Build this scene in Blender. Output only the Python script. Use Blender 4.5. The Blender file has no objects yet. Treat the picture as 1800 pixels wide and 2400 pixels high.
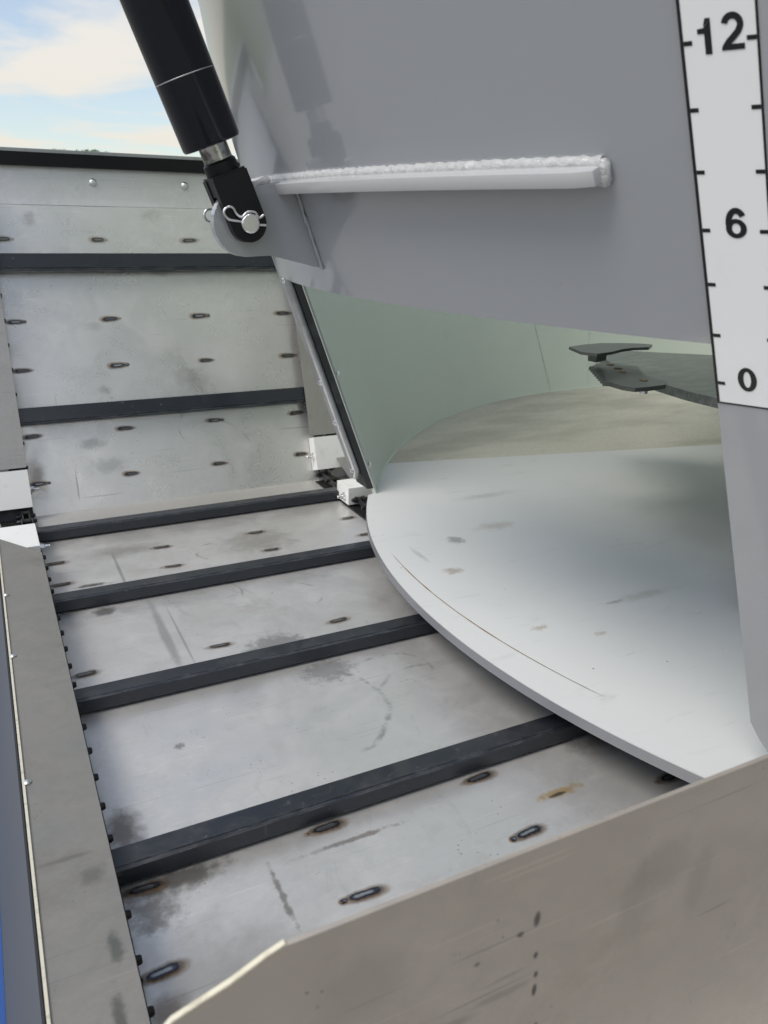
import bpy, bmesh, math, random
from mathutils import Vector, Matrix, noise as mnoise
random.seed(7)
R = math.radians
SC = bpy.context.scene
COL = SC.collection
S = 0.78                      # metres per working unit (the camera is one unit above the conveyor floor)

# ------------------------------------------------------------------ camera
cam_d = bpy.data.cameras.new("camera"); cam = bpy.data.objects.new("camera", cam_d); COL.objects.link(cam)
cam_d.sensor_fit = 'VERTICAL'; cam_d.sensor_height = 36.0; cam_d.sensor_width = 27.0
cam_d.lens = 27.77; cam_d.clip_start = 0.01; cam_d.clip_end = 2000
cx = Vector((0.89495431, -0.44573877, 0.01933211))
cy = -Vector((-0.13869865, -0.31913957, -0.9375034))
cz = -Vector((0.42405125, 0.83634137, -0.3474387))
M = Matrix((cx, cy, cz)).transposed().to_4x4(); M.translation = Vector((0, 0, S))
cam.matrix_world = M
cam_d.dof.use_dof = True; cam_d.dof.focus_distance = 1.35; cam_d.dof.aperture_fstop = 9.0
SC.camera = cam

# ------------------------------------------------------------------ world, sun, exposure
SUN_EL, SUN_AZ = R(53), R(-100)          # azimuth measured from +Y towards +X
w = bpy.data.worlds.new("World"); SC.world = w; w.use_nodes = True
nt = w.node_tree; nt.nodes.clear()
def N(t, tree, **kw):
    n = tree.nodes.new(t)
    for k, v in kw.items(): setattr(n, k, v)
    return n
out = N('ShaderNodeOutputWorld', nt); bg = N('ShaderNodeBackground', nt); bg.inputs[1].default_value = 0.105
sky = N('ShaderNodeTexSky', nt, sky_type='NISHITA', sun_disc=False)
sky.sun_elevation = SUN_EL; sky.sun_rotation = SUN_AZ; sky.air_density = 1.0; sky.dust_density = 0.7; sky.ozone_density = 1.2
tc = N('ShaderNodeTexCoord', nt); sep = N('ShaderNodeSeparateXYZ', nt)
zm = N('ShaderNodeMath', nt, operation='MAXIMUM'); zm.inputs[1].default_value = 0.0
za = N('ShaderNodeMath', nt, operation='ADD'); za.inputs[1].default_value = 0.10
dx = N('ShaderNodeMath', nt, operation='DIVIDE'); dy = N('ShaderNodeMath', nt, operation='DIVIDE')
cmb = N('ShaderNodeCombineXYZ', nt)
L = nt.links.new
L(tc.outputs['Generated'], sep.inputs[0]); L(sep.outputs[2], zm.inputs[0]); L(zm.outputs[0], za.inputs[0])
L(sep.outputs[0], dx.inputs[0]); L(za.outputs[0], dx.inputs[1]); L(sep.outputs[1], dy.inputs[0]); L(za.outputs[0], dy.inputs[1])
L(dx.outputs[0], cmb.inputs[0]); L(dy.outputs[0], cmb.inputs[1])
mp = N('ShaderNodeMapping', nt); mp.inputs['Location'].default_value = (5.2, 2.9, 0); mp.inputs['Scale'].default_value = (0.8, 1.0, 1)
L(cmb.outputs[0], mp.inputs[0])
n1 = N('ShaderNodeTexNoise', nt); n1.inputs['Scale'].default_value = 1.0; n1.inputs['Detail'].default_value = 7; n1.inputs['Roughness'].default_value = 0.52
n1.inputs['Distortion'].default_value = 0.5
L(mp.outputs[0], n1.inputs['Vector'])
cr = N('ShaderNodeMapRange', nt, interpolation_type='SMOOTHSTEP'); cr.inputs[1].default_value = 0.385; cr.inputs[2].default_value = 0.61
L(n1.outputs[0], cr.inputs[0])
cm = N('ShaderNodeMath', nt, operation='MULTIPLY'); cm.inputs[1].default_value = 0.92
vl = N('ShaderNodeMath', nt, operation='MAXIMUM'); vl.inputs[1].default_value = 0.24
L(cr.outputs[0], vl.inputs[0]); L(vl.outputs[0], cm.inputs[0])
hz = N('ShaderNodeMapRange', nt); hz.inputs[1].default_value = 0.0; hz.inputs[2].default_value = 0.5   # clouds are warmer low down
ccol = N('ShaderNodeMix', nt, data_type='RGBA')
ccol.inputs[6].default_value = (5.4, 5.0, 4.35, 1); ccol.inputs[7].default_value = (6.2, 6.1, 5.95, 1)
L(sep.outputs[2], hz.inputs[0]); L(hz.outputs[0], ccol.inputs[0])
mixc = N('ShaderNodeMix', nt, data_type='RGBA')
L(cm.outputs[0], mixc.inputs[0]); L(sky.outputs[0], mixc.inputs[6]); L(ccol.outputs[2], mixc.inputs[7])
L(mixc.outputs[2], bg.inputs[0]); L(bg.outputs[0], out.inputs[0])
sun_d = bpy.data.lights.new("sun", 'SUN'); sun_d.energy = 1.5; sun_d.angle = R(28); sun_d.color = (1, .95, .87)
sun = bpy.data.objects.new("sun", sun_d); COL.objects.link(sun)
sd = Vector((math.sin(SUN_AZ)*math.cos(SUN_EL), math.cos(SUN_AZ)*math.cos(SUN_EL), math.sin(SUN_EL)))
sun.rotation_euler = (-sd).to_track_quat('-Z', 'Y').to_euler(); sun.location = sd*20
SC.view_settings.view_transform = 'Standard'; SC.view_settings.look = 'None'
SC.view_settings.exposure = 0.60; SC.view_settings.gamma = 1.0
SC.render.engine = 'CYCLES'

# ------------------------------------------------------------------ node material toolkit
class Mat:
    def __init__(s, name, base, metallic=0., rough=.5, coat=0., coat_rough=.08, spec=.5):
        m = bpy.data.materials.new(name); m.use_nodes = True; s.m = m; s.t = m.node_tree
        s.b = s.t.nodes['Principled BSDF']
        s.b.inputs['Metallic'].default_value = metallic; s.b.inputs['Roughness'].default_value = rough
        s.b.inputs['Coat Weight'].default_value = coat; s.b.inputs['Coat Roughness'].default_value = coat_rough
        s.b.inputs['Specular IOR Level'].default_value = spec
        s.b.inputs['Base Color'].default_value = (*base, 1)
        s.col = None; s.base = base; s.rgh = rough
        tc = s.n('ShaderNodeTexCoord'); s.P = tc.outputs['Object']
    def n(s, t, **kw): return N(t, s.t, **kw)
    def l(s, a, b): s.t.links.new(a, b)
    def map(s, scale=(1, 1, 1), rot=(0, 0, 0), loc=(0, 0, 0)):
        m = s.n('ShaderNodeMapping'); m.inputs['Scale'].default_value = scale; m.inputs['Rotation'].default_value = rot; m.inputs['Location'].default_value = loc
        s.l(s.P, m.inputs[0]); return m.outputs[0]
    def noise(s, vec, scale, detail=5, rough=.55, dist=0.):
        n = s.n('ShaderNodeTexNoise'); n.inputs['Scale'].default_value = scale; n.inputs['Detail'].default_value = detail
        n.inputs['Roughness'].default_value = rough; n.inputs['Distortion'].default_value = dist
        s.l(vec, n.inputs['Vector']); return n.outputs[0]
    def voro(s, vec, scale, feature='F1'):
        n = s.n('ShaderNodeTexVoronoi', feature=feature); n.inputs['Scale'].default_value = scale; s.l(vec, n.inputs['Vector']); return n.outputs[0]
    def rng(s, v, a, b, c=0., d=1., smooth=True):
        n = s.n('ShaderNodeMapRange', interpolation_type='SMOOTHSTEP' if smooth else 'LINEAR')
        for i, q in enumerate((a, b, c, d)): n.inputs[i+1].default_value = q
        s.l(v, n.inputs[0]); return n.outputs[0]
    def math(s, op, a, b=None):
        n = s.n('ShaderNodeMath', operation=op)
        for i, q in enumerate((a, b)):
            if q is None: continue
            if isinstance(q, (int, float)): n.inputs[i].default_value = q
            else: s.l(q, n.inputs[i])
        return n.outputs[0]
    def mixc(s, fac, color):
        n = s.n('ShaderNodeMix', data_type='RGBA')
        if isinstance(fac, (int, float)): n.inputs[0].default_value = fac
        else: s.l(fac, n.inputs[0])
        if s.col is None: n.inputs[6].default_value = (*s.base, 1)
        else: s.l(s.col, n.inputs[6])
        n.inputs[7].default_value = (*color, 1)
        s.col = n.outputs[2]; s.l(s.col, s.b.inputs['Base Color']); return s
    def blob(s, c, r, edge=.35, warp=.35, wscale=30):
        """soft mask of an irregular patch: centre c, radii r in metres"""
        n = s.n('ShaderNodeVectorMath', operation='SUBTRACT'); s.l(s.P, n.inputs[0]); n.inputs[1].default_value = c
        d = s.n('ShaderNodeVectorMath', operation='DIVIDE'); s.l(n.outputs[0], d.inputs[0]); d.inputs[1].default_value = r
        ln = s.n('ShaderNodeVectorMath', operation='LENGTH'); s.l(d.outputs[0], ln.inputs[0])
        w_ = s.math('MULTIPLY', s.math('SUBTRACT', s.noise(s.P, wscale, 5, .65), .5), warp*2)
        v = s.math('ADD', ln.outputs['Value'], w_)
        return s.rng(v, 1-edge, 1+edge*.3, 1, 0)
    def ring(s, c, r, wdt, a0=None, vec=(1, 0, 0), lim=0.0):
        """thin curved scuff: part of a circle, kept where (P-c).vec > lim*r"""
        n = s.n('ShaderNodeVectorMath', operation='SUBTRACT'); s.l(s.P, n.inputs[0]); n.inputs[1].default_value = c
        ln = s.n('ShaderNodeVectorMath', operation='LENGTH'); s.l(n.outputs[0], ln.inputs[0])
        q = s.math('ADD', ln.outputs['Value'], s.math('MULTIPLY', s.math('SUBTRACT', s.noise(s.P, 9, 3), .5), .03))
        d = s.math('ABSOLUTE', s.math('SUBTRACT', q, r))
        m1 = s.rng(d, 0, wdt, 1, 0)
        dp = s.n('ShaderNodeVectorMath', operation='DOT_PRODUCT'); s.l(n.outputs[0], dp.inputs[0]); dp.inputs[1].default_value = vec
        g = s.rng(s.noise(s.P, 26, 5, .7), .42, .62)
        return s.math('MULTIPLY', s.math('MULTIPLY', m1, g), s.rng(dp.outputs['Value'], lim*r, lim*r+.25*r, 0, 1))
    def rough(s, v): s.l(v, s.b.inputs['Roughness']); return s
    def bump(s, h, strength=.2, dist=.002):
        b = s.n('ShaderNodeBump'); b.inputs['Strength'].default_value = strength; b.inputs['Distance'].default_value = dist
        s.l(h, b.inputs['Height']); s.l(b.outputs[0], s.b.inputs['Normal']); return s
    def mul(s, v, a): return s.math('MULTIPLY', v, a)

def stainless(name, base, rough, seed, smudge=.5, brown=.25, stains_tones=(), rings=(), metallic=.85, grain=(3, 60, 3)):
    m = Mat(name, base, metallic, rough)
    lo = (seed*3.1, seed*1.7, seed*.9)
    v0 = m.map(loc=lo)
    big = m.noise(v0, 3.2, 4, .55, .6)
    m.mixc(m.mul(m.rng(big, .42, .75), smudge*.38), tuple(c*.66 for c in base))
    mid = m.noise(m.map(loc=lo, scale=(1, .7, 1)), 19, 7, .66, 1.4)
    m.mixc(m.mul(m.rng(mid, .56, .70), smudge*.40), tuple(c*.55 for c in base))
    br = m.noise(m.map(loc=(lo[1], lo[2], lo[0])), 6, 6, .7, .4)
    m.mixc(m.mul(m.rng(br, .56, .74), brown), (base[0]*.62, base[1]*.55, base[2]*.46))
    mot = m.noise(m.map(loc=lo, scale=(1, 1.3, 1)), 34, 9, .78, .9); gm = m.noise(m.map(loc=(lo[2], 3, lo[0])), 4, 3)
    m.mixc(m.math('MULTIPLY', m.mul(m.rng(mot, .50, .60), .13), m.rng(gm, .38, .62)), tuple(c*.72 for c in base))
    m.mixc(m.math('MULTIPLY', m.mul(m.rng(mot, .50, .40), .18), m.rng(gm, .38, .62)), tuple(min(1, c*1.22) for c in base))
    # wiped streaks
    st = m.noise(m.map(scale=(2.2, 14, 2.2), rot=(0, 0, R(24+seed*31)), loc=lo), 5, 4, .6, .3)
    m.mixc(m.mul(m.rng(st, .60, .74), smudge*.45), tuple(min(1, c*1.22) for c in base))
    # fine scratches
    for i, a in enumerate((13, 71, -38, 4)):
        sc = m.noise(m.map(scale=(1.3, 130, 60), rot=(R(a*.6), 0, R(a+seed*9)), loc=lo), 3, 2, .5)
        ga = m.noise(m.map(loc=(i*7+seed, 2, 4)), 5, 2)
        m.mixc(m.math('MULTIPLY', m.mul(m.rng(sc, .68, .73), .45), m.rng(ga, .50, .60)), tuple(c*(.45 if i < 2 else 1.3) for c in base))
    # specks
    sp = m.voro(v0, 42); gate = m.noise(v0, 17, 2)
    m.mixc(m.math('MULTIPLY', m.rng(sp, .05, .085, 1, 0), m.rng(gate, .66, .72)), (.05, .04, .035))
    sp2 = m.voro(m.map(loc=(lo[0]+4, lo[1], lo[2])), 110)
    m.mixc(m.math('MULTIPLY', m.rng(sp2, .10, .16, 1, 0), m.mul(m.rng(gate, .58, .66), .6)), (.16, .13, .1))
    for (c, r_, colr, amt, edge, warp, ws) in stains_tones:
        m.mixc(m.mul(m.blob(tuple(x*S for x in c), tuple(x*S for x in r_), edge, warp, ws), amt), colr)
    for (c, r_, wd, colr, amt, vec, lim) in rings:
        m.mixc(m.mul(m.ring(tuple(x*S for x in c), r_*S, wd*S, None, vec, lim), amt), colr)
    rr = m.noise(v0, 9, 6, .65, .8)
    m.rough(m.rng(rr, .3, .72, rough-.08, rough+.14))
    fine = m.noise(m.map(scale=grain), 40, 3, .6)
    lowb = m.noise(v0, 2.1, 2)
    m.bump(m.math('ADD', m.mul(fine, .05), m.mul(lowb, .45)), .35, .004)
    return m.m

DARK = (.045, .043, .042); GREY = (.27, .27, .265)
floor_stains_reflection = [
    ((.6, 2.74, 0), (.75, .26, .3), (.40, .375, .345), .6, .8, .35, 7),  # broad brown-grey tone paints in the incline's reflection
    ((.19, 2.02, 0), (.035, .028, .03), (.10, .10, .10), .7, .6, .7, 60),
    ((.55, 1.66, 0), (.085, .06, .05), GREY, .7, .5, 1.0, 70),
    ((.62, 1.50, 0), (.07, .055, .05), GREY, .65, .6, 1.0, 70),
    ((.17, 1.02, 0), (.08, .03, .05), (.07, .058, .05), .75, .7, .9, 45),
    ((.10, 1.16, 0), (.035, .075, .05), (.10, .08, .06), .8, .7, .7, 40),
    ((.11, .97, 0), (.05, .045, .05), (.13, .11, .09), .65, .8, 1.1, 55),
    ((.10, .80, 0), (.03, .03, .05), (.17, .10, .05), .7, .7, .6, 40),
    ((.848, .924, 0), (.060, .012, .05), (.55, .36, .10), .75, .7, 1.0, 70),
    ((.84, .92, 0), (.022, .005, .05), DARK, .8, .5, .6, 90),
    ((.18, 2.20, 0), (.05, .012, .05), DARK, .8, .6, 1.0, 60),
    ((.19, 2.12, 0), (.012, .05, .05), DARK, .75, .6, .8, 70),
    ((.23, 2.17, 0), (.05, .009, .05), DARK, .7, .6, 1.0, 60),
    ((.24, 1.36, 0), (.012, .011, .05), DARK, .55, .7, 1.2, 260),
    ((.30, 2.42, 0), (.14, .05, .05), (.30, .28, .25), .6, .8, .8, 22),
    ((.72, 2.33, 0), (.13, .11, .05), (.27, .25, .22), .5, .8, 1.0, 25),
    ((1.05, 1.02, 0), (.10, .05, .05), (.12, .10, .085), .6, .8, .8, 30),
    ((.17, .82, 0), (.13, .11, .05), (.33, .30, .26), .5, .9, .9, 18),
    ((.40, .80, 0), (.25, .035, .05), (.30, .29, .27), .5, .8, .9, 25),
    ((.45, .98, 0), (.09, .006, .05), (.12, .08, .06), .6, .7, 1.3, 60),
    ((.30, .92, 0), (.006, .07, .05), (.10, .07, .05), .6, .7, 1.3, 60),
    ((.31, 1.83, 0), (.014, .22, .05), (.26, .26, .26), .55, .6, .4, 18),
    ((.27, 2.26, 0), (.006, .17, .05), (.22, .21, .20), .55, .6, .4, 18),
    ((.345, 1.80, 0), (.004, .20, .05), (.25, .25, .25), .5, .6, .3, 18),
    ((.62, .70, 0), (.006, .05, .05), DARK, .6, .6, .8, 60),
]
floor_rings = [
    ((.52, 1.36, 0), .17, .010, (.27, .27, .27), .75, (1, -.15, 0), .35),
    ((.76, 1.42, 0), .09, .008, (.3, .3, .3), .7, (.6, .8, 0), .3),
    ((.80, 1.30, 0), .13, .007, (.3, .3, .3), .6, (-.4, .9, 0), .55),
    ((.66, 1.90, 0), .10, .006, (.35, .35, .35), .6, (1, .2, 0), .4),
    ((.58, 2.30, 0), .07, .008, (.25, .24, .22), .6, (-1, .4, 0), .3),
    ((.44, 1.99, 0), .12, .006, (.3, .3, .3), .5, (.9, .3, 0), .5),
]
STEEL = (.715, .705, .69)
M_floor = stainless('stainless_floor', STEEL, .38, 1, .5, .28, floor_stains_reflection, floor_rings, metallic=.62)
inc_stains_tones = [
    ((.70, 2.98, .40), (.06, .05, .06), (.36, .36, .35), .35, .7, 1.0, 30),
    ((.66, 2.99, .43), (.05, .05, .04), (.34, .34, .33), .35, .6, 1.0, 40),
    ((.37, 3.0, .40), (.03, .04, .015), (.30, .30, .29), .45, .7, .9, 50),
    ((.36, 3.05, .62), (.04, .04, .02), (.38, .37, .36), .4, .7, .9, 50),
    ((.10, 2.9, .12), (.035, .05, .07), (.20, .17, .14), .7, .8, .8, 25),
    ((.30, 2.93, .22), (.05, .03, .02), (.33, .33, .32), .6, .7, 1., 50),
    ((.35, 2.9, .14), (.07, .03, .03), (.40, .40, .39), .6, .7, 1., 40),
    ((.23, 2.88, .10), (.003, .03, .09), (.20, .19, .18), .6, .6, .5, 30),
    ((.20, 2.96, .42), (.003, .03, .09), (.22, .21, .2), .5, .6, .5, 30),
    ((.62, 3.1, .80), (.05, .05, .02), (.36, .34, .33), .5, .7, .9, 40),
    ((.20, 3.15, .98), (.03, .05, .03), (.33, .31, .3), .5, .7, .9, 40),
    ((.62, 3.14, 1.0), (.05, .05, .03), (.40, .38, .37), .5, .7, .9, 30),
    ((1.0, 3.0, .40), (.16, .3, .30), (.40, .40, .40), .35, .9, .5, 6),  # broad soft grey tone over the right side
]
inc_rings = [
    ((.70, 3.0, .22), .11, .006, (.3, .3, .3), .6, (-1, 0, .2), .45),
    ((.74, 2.9, .12), .15, .006, (.32, .32, .32), .55, (.3, 0, 1), .5),
    ((.62, 3.0, .38), .10, .006, (.34, .34, .34), .55, (1, 0, -.5), .4),
]
M_incline = stainless('stainless_incline', STEEL, .32, 2, .34, .2, inc_stains_tones, inc_rings, metallic=.66, grain=(60, 3, 3))
M_upper = stainless('stainless_upper', (.70, .69, .69), .42, 5, .4, .25, metallic=.6)
M_cover = stainless('dull_steel_cover', (.315, .303, .28), .55, 3, .28, .25,
    [((.045, .86, .08), (.012, .03, .05), (.10, .105, .10), .7, .7, .9, 70), ((.035, 1.0, .08), (.02, .02, .05), (.15, .15, .14), .6, .8, 1.0, 60),
     ((.035, .74, .08), (.009, .06, .05), (.09, .095, .09), .7, .7, .9, 60), ((.0, 1.05, .08), (.05, .006, .05), (.15, .15, .14), .5, .7, .8, 50)], metallic=.7)
M_sidecov = stainless('brownish_steel_cover', (.42, .405, .385), .46, 4, .35, .35, metallic=.8)
end_st = []
for (x, z, rx, rz, a) in [(.372, .414, .004, .010, .75), (.355, .405, .005, .004, .7), (.375, .37, .003, .005, .8), (.378, .345, .0035, .006, .8), (.378, .325, .003, .008, .8),
                          (.385, .272, .003, .008, .8), (.34, .34, .04, .006, .35), (.27, .33, .05, .008, .4), (.235, .29, .005, .004, .7), (.215, .285, .006, .004, .6),
                          (.31, .392, .004, .003, .6), (.53, .41, .045, .04, .22), (.50, .38, .03, .05, .2), (.58, .37, .02, .05, .2), (.20, .42, .05, .04, .18)]:
    end_st.append(((x, .414, z), (rx, .05, rz), (.06, .055, .05) if a > .5 else (.26, .235, .21), a, .6, .7, 60 if a > .5 else 22))
M_end = stainless('warm_grey_end_plate', (.56, .505, .45), .5, 6, .25, .3, end_st, metallic=.75, grain=(60, 3, 60))

def paint(name, base, rough, coat, seed, dirt=.12, dirtcol=(.25, .2, .14), stains_tones=(), peel=.06, stretch=(1, 1, 1)):
    m = Mat(name, base, 0, rough, coat, .06); m.b.inputs['Coat IOR'].default_value = 2.15 if coat > .7 else 1.6
    lo = (seed*2.3, seed*1.1, seed*5.)
    b = m.noise(m.map(loc=lo), 3, 5, .6); m.mixc(m.mul(m.rng(b, .45, .75), .18), tuple(c*.8 for c in base))
    d = m.noise(m.map(loc=lo, scale=stretch), 10, 7, .68, .5); m.mixc(m.mul(m.rng(d, .58, .76), dirt), dirtcol)
    sp = m.voro(m.map(loc=lo), 30); g = m.noise(m.map(loc=lo), 11, 2)
    m.mixc(m.math('MULTIPLY', m.rng(sp, .035, .06, 1, 0), m.mul(m.rng(g, .6, .66), min(1, dirt*5))), (.06, .05, .045))
    for (c, r_, colr, amt, edge, warp, ws) in stains_tones:
        m.mixc(m.mul(m.blob(tuple(x*S for x in c), tuple(x*S for x in r_), edge, warp, ws), amt), colr)
    p = m.noise(m.P, 260, 2); lw = m.noise(m.P, 5, 2)
    m.bump(m.math('ADD', m.mul(p, peel), m.mul(lw, 1.2)), .25, .0025)
    if coat > .5: m.l(m.b.inputs['Normal'].links[0].from_socket, m.b.inputs['Coat Normal'])
    return m
PG = (.31, .324, .352)
M_paint = paint('grey_gloss_paint', PG, .32, .75, 1, .05).m
mwp = paint('painted_weld', (.60, .605, .61), .36, .4, 2, .05); wb = mwp.noise(mwp.map(), 95, 5, .7, .6); mwp.bump(wb, .9, .006); M_weldpaint = mwp.m
M_panel = paint('grey_satin_paint', (.36, .37, .39), .55, .12, 13, .05).m
M_bar = paint('painted_flat_bar', (.50, .505, .52), .3, .6, 12, .05).m
mf = paint('pale_floor_paint', (.68, .685, .68), .5, .12, 3, .3, (.34, .32, .26), [
    ((1.03, 1.62, .13), (.03, .022, .03), (.30, .22, .15), .6, .8, 1.0, 60), ((1.05, 1.27, .13), (.025, .012, .03), (.34, .27, .19), .6, .8, 1.1, 70),
    ((1.15, 1.80, .13), (.03, .03, .03), (.13, .14, .13), .6, .7, 1.0, 70), ((1.32, 1.85, .13), (.08, .03, .03), (.35, .28, .2), .4, .8, 1.0, 40),
    ((1.16, 1.19, .13), (.02, .01, .03), (.36, .3, .22), .5, .8, 1., 80), ((1.30, 1.30, .13), (.03, .008, .03), (.25, .25, .24), .6, .7, 1., 80),
    ((1.45, 2.1, .13), (.12, .025, .03), (.34, .33, .3), .4, .9, .8, 30), ((1.4, 1.3, .13), (.12, .02, .03), (.40, .39, .34), .5, .9, .9, 30), ((1.0, 1.75, .13), (.01, .06, .03), (.3, .29, .27), .4, .8, .8, 50)], stretch=(.6, 2.2, 1))
ms = mf.noise(mf.map(scale=(2, 26, 2), rot=(0, 0, R(-14))), 5, 4, .6, .4); mf.mixc(mf.mul(mf.rng(ms, .62, .76), .16), (.29, .28, .25))
ms2 = mf.noise(mf.map(scale=(1, 110, 30), rot=(0, 0, R(22))), 3, 2); mg = mf.noise(mf.map(loc=(3, 1, 9)), 4, 2)
mf.mixc(mf.math('MULTIPLY', mf.mul(mf.rng(ms2, .70, .76), .4), mf.rng(mg, .48, .6)), (.2, .18, .15))
M_lip = mf.m
mr = paint('soiled_floor_paint', (.62, .60, .51), .6, .05, 8, .4, (.26, .22, .14), stretch=(.7, 2, 1))
q = mr.noise(mr.map(scale=(12, 60, 12), rot=(0, 0, R(-15))), 6, 5, .7, .8); mr.mixc(mr.mul(mr.rng(q, .50, .68), .5), (.24, .195, .13))
q = mr.noise(mr.map(scale=(1, 2.5, 1)), 2.4, 4, .6); mr.mixc(mr.mul(mr.rng(q, .4, .7), .5), (.31, .29, .24))
M_rear = mr.m
M_inner = paint('green_cast_inner_paint', (.64, .71, .63), .42, .2, 4, .10, (.3, .3, .22)).m  # green cast of reflected light mixed into the wall colour
M_edge = paint('shaded_plate_edge', (.19, .195, .215), .45, .2, 5, .1, peel=.1).m

ms = Mat('black_powder_coat', (.014, .018, .026), 0, .38, .25, .15)
n = ms.noise(ms.map(), 14, 6, .7, .6); geo = ms.n('ShaderNodeNewGeometry'); sz = ms.n('ShaderNodeSeparateXYZ'); ms.l(geo.outputs['Normal'], sz.inputs[0])
up = ms.rng(sz.outputs[2], .6, .95)
ms.mixc(ms.math('MULTIPLY', ms.rng(n, .38, .68), ms.mul(up, .34)), (.085, .083, .078))
n2 = ms.noise(ms.map(), 55, 5, .7, .4); ms.mixc(ms.math('MULTIPLY', ms.rng(n2, .58, .72), ms.mul(up, .3)), (.16, .155, .145))
n3 = ms.noise(ms.map(scale=(6, 1, 1)), 8, 4, .7); ms.mixc(ms.mul(ms.rng(n3, .64, .74), .3), (.09, .085, .08))
bvn = ms.n('ShaderNodeBevel'); bvn.samples = 4; bvn.inputs['Radius'].default_value = .0035
dpn = ms.n('ShaderNodeVectorMath', operation='DOT_PRODUCT'); ms.l(bvn.outputs[0], dpn.inputs[0]); ms.l(geo.outputs['Normal'], dpn.inputs[1])
pt = ms.rng(dpn.outputs['Value'], .985, .90); n4 = ms.noise(ms.map(scale=(1, 3, 3)), 22, 5, .7)
ms.mixc(ms.math('MULTIPLY', pt, ms.mul(ms.rng(n4, .45, .62), .6)), (.13, .135, .14))
cp = ms.noise(ms.map(scale=(1, 1.6, 1.6)), 75, 3, .6); ms.mixc(ms.mul(ms.rng(cp, .70, .74), .7), (.20, .20, .195))
ms.rough(ms.rng(n, .3, .7, .28, .55)); ms.bump(ms.noise(ms.map(), 300, 2), .12, .0008)
M_slat = ms.m
mc = Mat('dark_chain_steel', (.035, .035, .037), .6, .42); n = mc.noise(mc.map(), 40, 4); mc.mixc(mc.mul(mc.rng(n, .5, .7), .5), (.10, .085, .07)); M_chain = mc.m
mb = Mat('gloss_black_paint', (.002, .004, .010), 0, .16, .3, .04, .35); n = mb.noise(mb.map(), 18, 5, .7); mb.mixc(mb.mul(mb.rng(n, .6, .75), .12), (.05, .05, .055)); mb.bump(mb.noise(mb.map(), 160, 2), .06, .001); M_black = mb.m
mb = Mat('satin_black_paint', (.005, .0055, .007), 0, .40, 0, .2, .3); n = mb.noise(mb.map(), 60, 4); mb.bump(n, .35, .0015); M_black2 = mb.m
mrod = Mat('greasy_chrome', (.55, .55, .54), 1, .22); n = mrod.noise(mrod.map(), 38, 5, .7, .5); mrod.mixc(mrod.mul(mrod.rng(n, .42, .62), .9), (.07, .07, .07)); M_rod = mrod.m
mz = Mat('bright_zinc', (.74, .75, .76), 1, .28); n = mz.noise(mz.map(), 60, 4); mz.mixc(mz.mul(mz.rng(n, .5, .7), .4), (.5, .48, .42)); M_zinc = mz.m
mw = Mat('white_nylon', (.80, .80, .79), 0, .42, 0, .1); mw.b.inputs['Subsurface Weight'].default_value = .15; mw.b.inputs['Subsurface Radius'].default_value = (.01, .01, .01)
n = mw.noise(mw.map(), 22, 6, .7); mw.mixc(mw.mul(mw.rng(n, .52, .72), .35), (.52, .50, .46)); mw.bump(mw.noise(mw.map(), 70, 4), .2, .001); M_nylon = mw.m
mru = Mat('black_rubber', (.03, .032, .034), 0, .5); n = mru.noise(mru.map(), 20, 4); mru.mixc(mru.mul(mru.rng(n, .5, .7), .5), (.08, .08, .08)); M_rubber = mru.m
mra = Mat('galvanised_rail', (.42, .43, .44), .7, .38); n = mra.noise(mra.map(), 30, 4); mra.mixc(mra.mul(mra.rng(n, .5, .7), .5), (.30, .30, .30)); M_rail = mra.m
M_decal = paint('white_vinyl', (.86, .865, .875), .38, .15, 15, .07, (.55, .53, .5), peel=0).m
M_ink = Mat('black_ink', (.008, .008, .010), 0, .4).m
M_beam = paint('shade_darkened_grey', (.10, .11, .13), .75, .0, 9, .08).m
bpy.data.materials['shade_darkened_grey'].node_tree.nodes['Principled BSDF'].inputs['Specular IOR Level'].default_value = .15
M_blue = paint('blue_frame_paint', (.012, .075, .30), .35, .5, 6, .05).m
M_under = paint('shade_plate_dark', (.03, .032, .036), .6, 0, 14, .1).m
M_rust = Mat('rusty_weld_line', (.23, .14, .08), 0, .8).m
me_ = Mat('glint_cut_edge', (.86, .80, .63), .45, .35); n = me_.noise(me_.map(), 90, 4); me_.mixc(me_.mul(me_.rng(n, .5, .7), .5), (.45, .40, .30)); M_cut = me_.m  # cream base puts the warm sky glint into the edge colour
mk = Mat('worn_knife_steel', (.13, .135, .13), .6, .36); n = mk.noise(mk.map(scale=(1, 3, 1)), 25, 5, .7); mk.mixc(mk.mul(mk.rng(n, .45, .7), .6), (.17, .18, .165)); M_knife = mk.m
mfl = Mat('scuffed_flight_steel', (.17, .18, .175), .6, .36); n = mfl.noise(mfl.map(scale=(1, 4, 4)), 14, 6, .7, .5); mfl.mixc(mfl.mul(mfl.rng(n, .4, .66), .7), (.30, .315, .295)); M_flight = mfl.m
M_brass = Mat('coppery_bolt_head', (.27, .17, .08), .6, .5).m

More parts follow.
